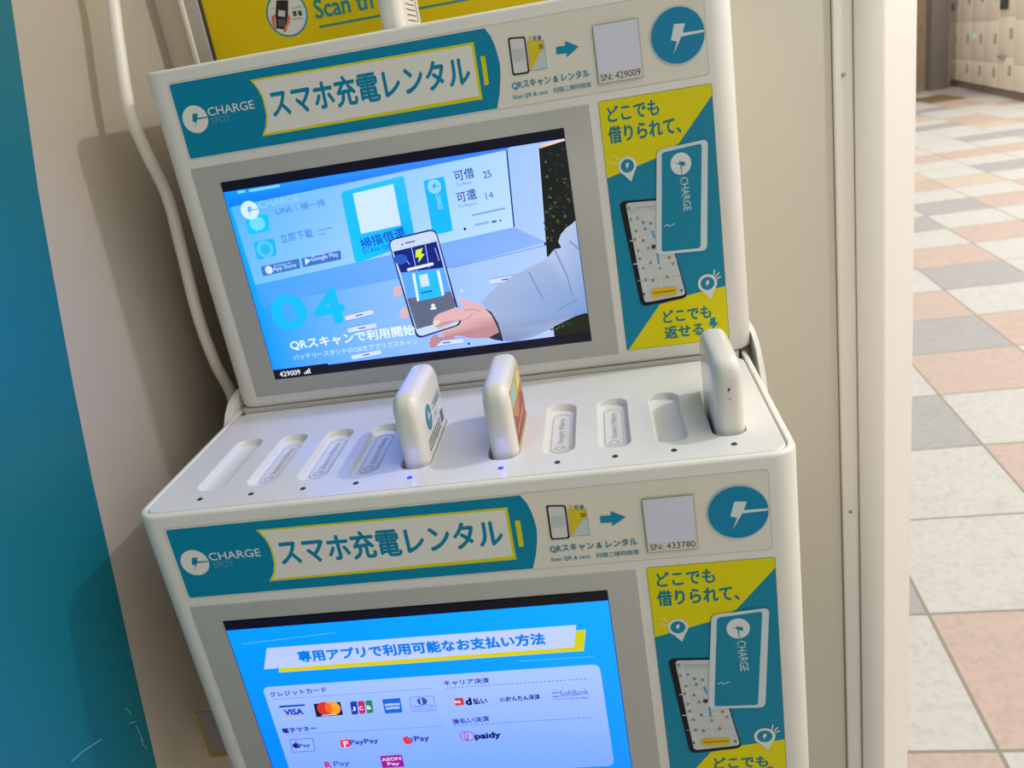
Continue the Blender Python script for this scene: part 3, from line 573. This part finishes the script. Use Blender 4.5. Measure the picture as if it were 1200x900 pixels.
    t('Diners Club', (0.1336,-0.1424), (0.1454,-0.1422), .0024, (60,90,170), 0); t('INTERNATIONAL', (0.1334,-0.1444), (0.1451,-0.1442), .0014, (60,90,170), 0)
    # mobile payments
    a.ring([(0.0507,-0.1605),(0.0659,-0.1604),(0.0650,-0.1706),(0.0497,-0.1708)], .0004, (50,70,150), (140,175,255), .12)
    c = (0.0538,-0.1656); a.ell((c[0]-.0006,c[1]), .0018, .0020, (24,28,60), 16); a.ell((c[0]+.0006,c[1]), .0015, .0019, (24,28,60), 16); a.ell((c[0]+.0018,c[1]+.0003), .0008, .0008, (140,175,255), 12); a.ell((c[0]+.0004,c[1]+.0026), .0009, .0004, (24,28,60), 10, .8)
    t('Pay', (0.0555,-0.1681), (0.0628,-0.1678), .0046, (24,28,60), .012)
    a.quad([(0.0822,-0.1634),(0.0882,-0.1627),(0.0882,-0.1687),(0.0819,-0.1691)], (225,50,60), .2); a.ring([(0.0839,-0.1644),(0.0869,-0.1641),(0.0868,-0.1665),(0.0840,-0.1669)], .0006, (235,235,250), (225,50,60), .3); a.line((0.0846,-0.1645), (0.0844,-0.1693), .0008, (235,235,250))
    t('PayPay', (0.0885,-0.1684), (0.1062,-0.1679), .0058, (28,34,70), .012)
    a.quad([(0.1217,-0.1639),(0.1255,-0.1630),(0.1254,-0.1675),(0.1215,-0.1678)], (225,50,60), .35); a.quad([(0.1243,-0.1649),(0.1280,-0.1641),(0.1276,-0.1682),(0.1240,-0.1685)], (30,110,230), .3); a.poly([(0.1219,-0.1660),(0.1273,-0.1652),(0.1259,-0.1696),(0.1226,-0.1693)], (225,50,60))
    t('Pay', (0.1289,-0.1686), (0.1379,-0.1684), .0062, (24,30,66), .014)
    t('R', (0.0685,-0.1844), (0.0721,-0.1843), .0058, (190,30,60), .03); t('Pay', (0.0741,-0.1848), (0.0842,-0.1845), .0064, (60,70,110), .006)
    a.poly([(0.1046,-0.1774),(0.1183,-0.1771),(0.1183,-0.1868),(0.1041,-0.1870)], (150,20,140)); t('AEON', (0.1051,-0.1817), (0.1172,-0.1813), .0032, (225,200,245), .02); t('Pay', (0.1080,-0.1858), (0.1155,-0.1857), .0036, (225,200,245), .02)
    a.quad([(0.1586,-0.1370),(0.1640,-0.1369),(0.1638,-0.1423),(0.1583,-0.1425)], (190,50,60), .2)
    for x in (158,176): a.ell(MP(x, 540), .0011, .0011, (225,190,200), 10)
    t('d', (0.1653,-0.1424), (0.1683,-0.1423), .0060, (14,14,40), .04); t('払い', (0.1696,-0.1424), (0.1776,-0.1424), .0056, (24,26,60), .02)
    t('au', (0.1853,-0.1414), (0.1893,-0.1415), .0032, (60,70,130), .01); t('かんたん決済', (0.1892,-0.1417), (0.2089,-0.1416), .0046, (24,30,70), .02)
    for p, q in (((0.2161,-0.1378), (0.2201,-0.1377)), ((0.2162,-0.1405), (0.2201,-0.1404))): a.line(p, q, .0009, (100,120,175))
    t('SoftBank', (0.2208,-0.1406), (0.2373,-0.1404), .0050, (60,80,145), .0); t('ソフトバンクまとめて支払い', (0.2162,-0.1433), (0.2372,-0.1433), .0019, (40,55,120), .01)
    a.ell((0.1603,-0.1656), .0034, .0037, (160,60,170)); a.ell((0.1603,-0.1656), .0027, .0030, (150,180,255)); a.ell((0.1625,-0.1657), .0034, .0037, (160,60,170)); a.ell((0.1625,-0.1657), .0027, .0030, (150,180,255)); a.line((0.1617,-0.1639), (0.1612,-0.1686), .0008, (160,60,170))
    t('paidy', (0.1661,-0.1695), (0.1813,-0.1692), .0068, (16,20,50), .03)
    a.rect(u0, u1, SVT, SV1, [(10,8,24),(16,14,16),(16,14,16),(6,8,30)])
    return a
def MP(x, y):
    A, B, C = [Vector(p) for p in [(0.1455,-0.1187),(0.1788,-0.1215),(0.1371,-0.1606)]]
    return tuple(A+(B-A)*x/300+(C-A)*(y-400)/300)
FX = ((0,0,0), (1,0,0), (0,0,1))
shared = {}
def kiosk(loc, depth, serial, screen, filled, lit, label, lower):
    t = empty('charging_kiosk', (loc[0], loc[1], loc[2]-H)); tag(t, label, 'rental kiosk', 'stacked rental kiosks')
    up = (0,0,H)
    R = []
    for z, i in ((-H,.003),(-H+.001,.001),(-H+.003,0),(-.0020,0),(-.0011,.0003),(-.0004,.0009),(0,.0017),(0,.0034),(-.0006,.0040),(-.045,.0040)):
        R.append([(x, y, z) for x, y in rrect(i, W-i, i, depth-i, .0135-i, 10)])
    MB().add(*loft(R)).build('casing', M['body'], t, up)
    link('deck_plate', deck_mesh(filled), M['deck'], t, up)
    for k, x in enumerate(SLOTS):
        o = MB().disc((x, .0163, -.0006), 'z', .0016, .0007, 18).build('indicator_light', M['led' if k in lit else 'hole'], t, up)
        if k in lit:
            o['label'] = 'glowing blue indicator light'; lg = lamp('indicator_glow', 'POINT', (x, .0225, H+.0065), .0009, (.10,.12,1.0), shadow_soft_size=.0012); lg.data.specular_factor = 0; lg.parent = t
    if lower:
        MB().box(.0055, W-.0055, .1455, depth-.006, -.006, .0021, .0008, .004).build('rear_tray', M['tray'], t, up)
        prof = [(.120,-.02),(.128,-.006),(.134,0),(.138,.0040),(.145,.0080),(.153,.0106),(.163,.0118),(depth-.01,.0118),(depth-.004,.008),(depth-.004,-.02)]
        for x0, x1 in ((-.0030,.0026),(W+.0037,W+.0068)):
            MB().prism(prof, x0, x1).build('side_cheek', M['body'], t, up)
        for k in (1,2,3,6,7):       # faint print in the empty slots
            a = Art(); x = SLOTS[k]; s_ = (176,180,184); o_ = rrect(x-.0052, x+.0052, .036, .088, .0052, 6)
            for p, q in zip(o_, o_[1:]+o_[:1]): a.line(p, q, .0004, s_)
            for n in range(16): a.line((x+.0026*math.cos(n*math.pi/8), .0415+.0026*math.sin(n*math.pi/8)), (x+.0026*math.cos((n+1)*math.pi/8), .0415+.0026*math.sin((n+1)*math.pi/8)), .0005, s_)
            a.text('Insert Here', (x+.0020,.048), (x+.0020,.082), .0036, s_, 0)
            a.build('slot_print', M['ink'], (0,0,-.0044), (1,0,0), (0,1,0), t, up)
    MB().box(.0165, .2727, -.0007, .002, -.2196, -.0601, .0004, .0004).build('screen_surround', M['bezel'], t, up)
    d = MB().box(SU0-.0004, SU1+.0004, -.0010, .001, SV0-.0004, SV1+.0004, .0001).build('display', M['glass'], t, up)
    screen().build('screen_image', M['scr'], (0,-.0010,0), FX[1], FX[2], d, base=.00005, step=.000002)
    for nm, fn in (('header_sticker', header_art), ('advert_sticker', poster_art)):
        if nm not in shared: shared[nm] = fn().build(nm, M['ink'], *FX, t, up)
        else: link(nm, shared[nm].data, None, t, up)
    label_art(serial).build('serial_label', M['ink'], *FX, t, up, base=.0011)
    return t
kiosk((0,0,0), .3015, 'SN: 433780', payment_art, (4,5,9), (4,5), 'lower white rental kiosk whose screen lists payment logos, three power banks on its deck', True)
UX, UY, UZ = .00351, .14554, .23028
kiosk((UX,UY,UZ), .1555, 'SN: 429009', video_art, (4,), (), 'upper white rental kiosk whose screen shows a hand holding a phone', False)
# the stand the lower kiosk rests on, below the frame
st = empty('kiosk_stand', (.18,.16,FLOOR)); tag(st, 'grey steel stand under the lower rental kiosk', 'stand')
MB().box(-.15,.15,-.12,.12,0,.02,.004).build('base', M['stand'], st); MB().box(-.05,.05,-.03,.03,.02,-H-FLOOR-.012,.004).build('column', M['stand'], st)
MB().box(-.15,.15,-.12,.12,-H-FLOOR-.012,-H-FLOOR,.002).build('top_plate', M['stand'], st)

# ------------------------------------------------------------------ power banks
def bank_mesh():
    rings = []; T = .0156; hy, z0, z1, r = .0318, -.030, .0408, .0105; b = .0058
    prof = [(0, b), (.0006, b*.62), (.0018, b*.28), (.0036, b*.07), (.0058, 0)]
    seq = prof+[(T-x, i) for x, i in prof[::-1]]
    for x, i in seq:
        rings.append([(x-T/2, y, z) for y, z in rrect(-hy+i, hy-i, z0+i, z1-i, max(r-i*.7,.002), 8)])
    v, f = loft(rings); return mesh('shell', v, f)
bm_ = bank_mesh()
def bank(slot, base, label, art=None, mark=None):
    t = empty('power_bank', (base[0]+SLOTS[slot]+.0009, base[1]+.0613, base[2])); tag(t, label, 'power bank', 'power banks in the slots')
    link('shell', bm_, M['bank'], t)
    if art: art.build('side_label', M['ink'], (.0078,0,0), (0,1,0), (0,0,1), t)
    if mark: mark.build('end_mark', M['ink'], (0,-.0318,0), (1,0,0), (0,0,1), t)
    return t
a = Art(); a.logo((-.012,.0205), .0075, (40,130,150), (215,212,204)); a.text('CHARGE', (-.001,.0195), (.022,.0195), .0050, (110,165,178), .006)
a.text('SPOT', (-.001,.0135), (.010,.0135), .0036, (150,185,190), 0)
for k, z in enumerate((.0095,.0070,.0045)): a.line((-.024,z), (.012,z), .0009, (70,70,70))
a.rect(.015,.0165,.0045,.012,(60,60,60)); a.rect(.0175,.0195,.0045,.012,(60,60,60)); a.rect(.0205,.0215,.0045,.012,(60,60,60))
bank(4, (0,0,0), 'white power bank with round teal logo on its side, left one of the glowing pair', a)
b = Art(); b.rect(-.0255,.0255,.0008,.0350,(205,180,60),.08); b.rect(-.0245,.0245,.0012,.0205,(150,62,50),.06); b.poly([(-.0245,.0205),(-.006,.012),(.012,.022),(.0245,.014),(.0245,.0225),(-.0245,.0235)], (190,120,60))
b.poly([(-.022,.0240),(-.004,.0235),(-.002,.0330),(-.021,.0335)], (150,195,190)); b.poly([(.004,.0250),(.018,.0245),(.020,.0320),(.006,.0330)], (225,215,190)); b.line((-.020,.008),(.020,.009),.002,(205,150,90)); b.line((-.020,.0045),(.010,.0050),.0012,(90,40,36))
bank(5, (0,0,0), 'white power bank with yellow and red picture label on its side,', b)
c = Art(); c.bolt((0,.0245), .0030, (70,66,60), 0, False); c.line((-.0006,.0195),(.0008,.0195),.0006,(140,132,120))
bank(9, (0,0,0), 'plain white power bank standing in the deck slot at the right end', None, c)
d = Art(); d.rect(-.0225,.0225,.002,.030,(222,218,208),.05)
for k in range(5): d.line((-.018,.006+k*.0032), (.010,.006+k*.0032), .0008, (90,88,84))
d.text('SPOT', (-.014,.0245), (.012,.0245), .0042, (80,78,74), 0); d.rect(.014,.0165,.006,.026,(80,78,76))
bank(4, (UX,UY,UZ), 'white power bank on top of the upper kiosk, in front of the yellow poster', d)

# ------------------------------------------------------------------ framed yellow poster behind the upper kiosk
PB, PT = .235, .42
ps = empty('framed_poster', (.125, .2985, PB)); tag(ps, 'yellow scan poster in a grey aluminium frame behind the upper kiosk', 'poster')
def LP(x0, x1, z0, z1, y0, y1, nm, m, b=.001): return MB().box(x0-.125, x1-.125, y0-.2985, y1-.2985, z0-PB, z1-PB, b).build(nm, m, ps)
LP(-.0215, .285, PB, PT, .294, .3055, 'backing', M['alu'])
LP(-.0235, -.0195, PB, PT, .288, .3055, 'frame_lip', M['cable']); LP(-.0195, -.0085, PB, PT, .2895, .2945, 'frame_rail', M['alu'], .0006); LP(-.0085, -.0065, PB, PT, .2900, .2945, 'frame_bead', M['dark'], .0004)
LP(.270, .285, PB, PT, .2885, .2945, 'frame_rail', M['alu'])
a = Art(); Y = (208,182,0); TB = (30,130,140)
a.rect(-.0063, .269, PB, PT, Y)
c = (0.0574,0.2625); a.ell(c, .0162, .0162, (20,135,150)); a.ell(c, .0148, .0148, (205,205,198))
a.poly([(0.0518,0.2731),(0.0609,0.2716),(0.0579,0.2612),(0.0545,0.2517),(0.0466,0.2540),(0.0481,0.2628)], (46,40,40)); a.poly([(0.0515,0.2662),(0.0566,0.2648),(0.0553,0.2608),(0.0502,0.2623)], (190,186,180)); a.poly([(0.0497,0.2603),(0.0557,0.2588),(0.0537,0.2539),(0.0481,0.2554)], (86,82,82))
a.poly([(0.0454,0.2632),(0.0483,0.2638),(0.0465,0.2580),(0.0472,0.2534),(0.0459,0.2529),(0.0443,0.2564),(0.0442,0.2604)], (205,110,80)); a.poly([(0.0582,0.2621),(0.0596,0.2599),(0.0578,0.2557),(0.0550,0.2536),(0.0540,0.2508),(0.0509,0.2501),(0.0521,0.2525),(0.0558,0.2565)], (205,110,80))
for p in ((0.0635,0.2618), (0.0676,0.2614)): a.rect(p[0]-.0014, p[0]+.0014, p[1]-.0018, p[1]+.0018, (80,78,76))
for p, q in (((0.0619,0.2655), (0.0703,0.2659)), ((0.0606,0.2583), (0.0689,0.2576)), ((0.0461,0.2681), (0.0486,0.2682))): a.line(p, q, .0007, (150,148,146))
p = (0.0794,0.2556); q = (0.1545,0.0118); q2 = (0.1244,0.2546); a.text('Scan th', p, (q2[0], p[1]), .0128, TB, .03)
p = (0.0799,0.2496); q = (0.2015,0.2483); a.line((p[0],p[1]), (.262,p[1]+.0004), .0014, TB)
a.build('poster_sheet', M['ink'], (-.125, .2918-.2985, -PB), (1,0,0), (0,0,1), ps)
LP(-.0064, .2695, PB, PT, .2918, .2945, 'poster_board', M['wallb'], .0003)

# ------------------------------------------------------------------ cable between wall and kiosks
pts = [(0.2102,0.3277),(0.2026,0.3016),(0.1982,0.2807),(0.1871,0.2489),(0.1770,0.2114),(0.1820,0.1830),(0.1918,0.1523),(0.1892,0.1159),(0.1840,0.0658),(0.1879,0.0272),(0.1977,-0.0028)]
pts = [(-.026, y, z) for y, z in pts]+[(-.024, .19, -.03), (-.022, .20, -.10), (-.02, .22, -.2)]
cb = MB().tube(smooth_path(pts, 8), .0043, 14).build('power_cable', M['cable']); tag(cb, 'thick white cable hanging beside the upper kiosk along the left wall', 'cable')
# yellow-edged card in the gap beside the lower kiosk
cq = [(-0.0296,-0.1894),(-0.0389,-0.2157),(-0.0299,-0.2178)]
cd = empty('hanging_card', (cq[1][0]+.012, .045, cq[1][1])); tag(cd, 'small grey card with yellow border between lower kiosk and wall', 'card')
hx = -.0008-cq[1][0]
MB().box(-.012, hx-.012, -.0004, .0006, 0, .040, .0002).build('card', M['pillar'], cd)
a = Art(); w_ = hx
a.poly([(-.012,0),(w_-.012,0),(w_-.012,.0022),(-.012,.0022)], (150,135,20)); a.poly([(-.012,0),(-.0105,0),(-.0105,.04),(-.012,.04)], (150,135,20))
a.build('yellow_border', M['ink'], (0,-.0005,0), (1,0,0), (0,0,1), cd)

# ------------------------------------------------------------------ far concourse: lockers, pillar, floor plate
A0 = Vector((5.6474, 13.7201, FLOOR)); dr = Vector((-.1382, -.9904, 0)); nr = Vector((-.9904, .1382, 0))    # along the locker fronts; facing the hall
def locker(i, s0, wd, rows, label, name='locker_bank', face=True):
    t = empty(name, tuple(A0+dr*s0)); t.rotation_euler = (0,0,math.atan2(dr.y, dr.x)); tag(t, label, 'lockers', 'coin lockers along the far wall')
    # local x along the fronts; local +y points away from the hall
    sgn = 1 if (Matrix.Rotation(t.rotation_euler.z, 3, 'Z') @ Vector((0,1,0))).dot(nr) < 0 else -1
    def bx(n, x0, x1, d0, d1, z0, z1, m, par=t, b=.004): return MB().box(x0, x1, *sorted((sgn*d0, sgn*d1)), z0, z1, b).build(n, m, par)
    bx('plinth', 0, wd, .03, .5, 0, .10, M['plinth']); bx('cabinet', 0, wd, .0, .5, .10, 1.9, M['locker'])
    for z0, z1 in rows:
        dd = bx('door', .008, wd-.008, -.008, .001, z0+.008, z1-.008, M['lockd'], b=.003)
        hx_ = wd-.09
        bx('handle', hx_, hx_+.035, -.032, -.007, (z0+z1)/2-.06+.04, (z0+z1)/2+.06+.04, M['hand'], dd)
    return t, bx
R1 = [(.10,.48),(.48,.94),(.94,1.40),(1.40,1.88)]; R2 = [(.10,.40),(.40,.90),(.90,1.40),(1.40,1.88)]
L_ = ['coin locker column nearest the grey pillar', 'second cream coin locker column from the grey pillar', 'third cream coin locker column from the grey pillar', 'fourth cream coin locker column from the grey pillar', 'cream coin locker column with a dark display panel', 'cream coin locker column at the right edge of the photo']
x = 0.02
for i, lb in enumerate(L_):
    wd = .62; t, bx = locker(i, x, wd-.01, R1 if i in (4,) else R2, lb)
    if i == 4: bx('display_panel', .10, .36, -.035, -.017, 1.02, 1.20, M['dark']); bx('coin_slot', .08, .32, -.04, -.017, .46, .50, M['hand'])
    if i == 2: bx('status_lamp', .20, .26, -.04, -.017, .68, .74, mat('green_lamp', (.3,.6,.3), .4, mottle=.1, emit=(.4,1,.5), es=.25))
    if i == 0: bx('blue_notice', .18, .34, -.024, -.017, 1.06, 1.16, mat('blue_notice', (.15,.35,.5), .5, mottle=.05))
    x += wd
pl = MB().box(-.12, .12, -.12, .12, 0, 2.6, .01).build('pillar', M['pillar'], None, (5.33, 13.30, FLOOR)); pl['kind'] = 'structure'
wr = MB().box(4.6, 6.6, 15.2, 15.5, FLOOR, 1.6, .01).build('wall_right', M['wood']); wr['kind'] = 'structure'
fp = MB().box(-.22, .22, -.42, .42, 0, .008, .003, .02).build('door_mat', M['mud'], None, (4.86, 12.0, FLOOR)); tag(fp, 'flat ochre mat on the tiles before the grey pillar', 'mat')
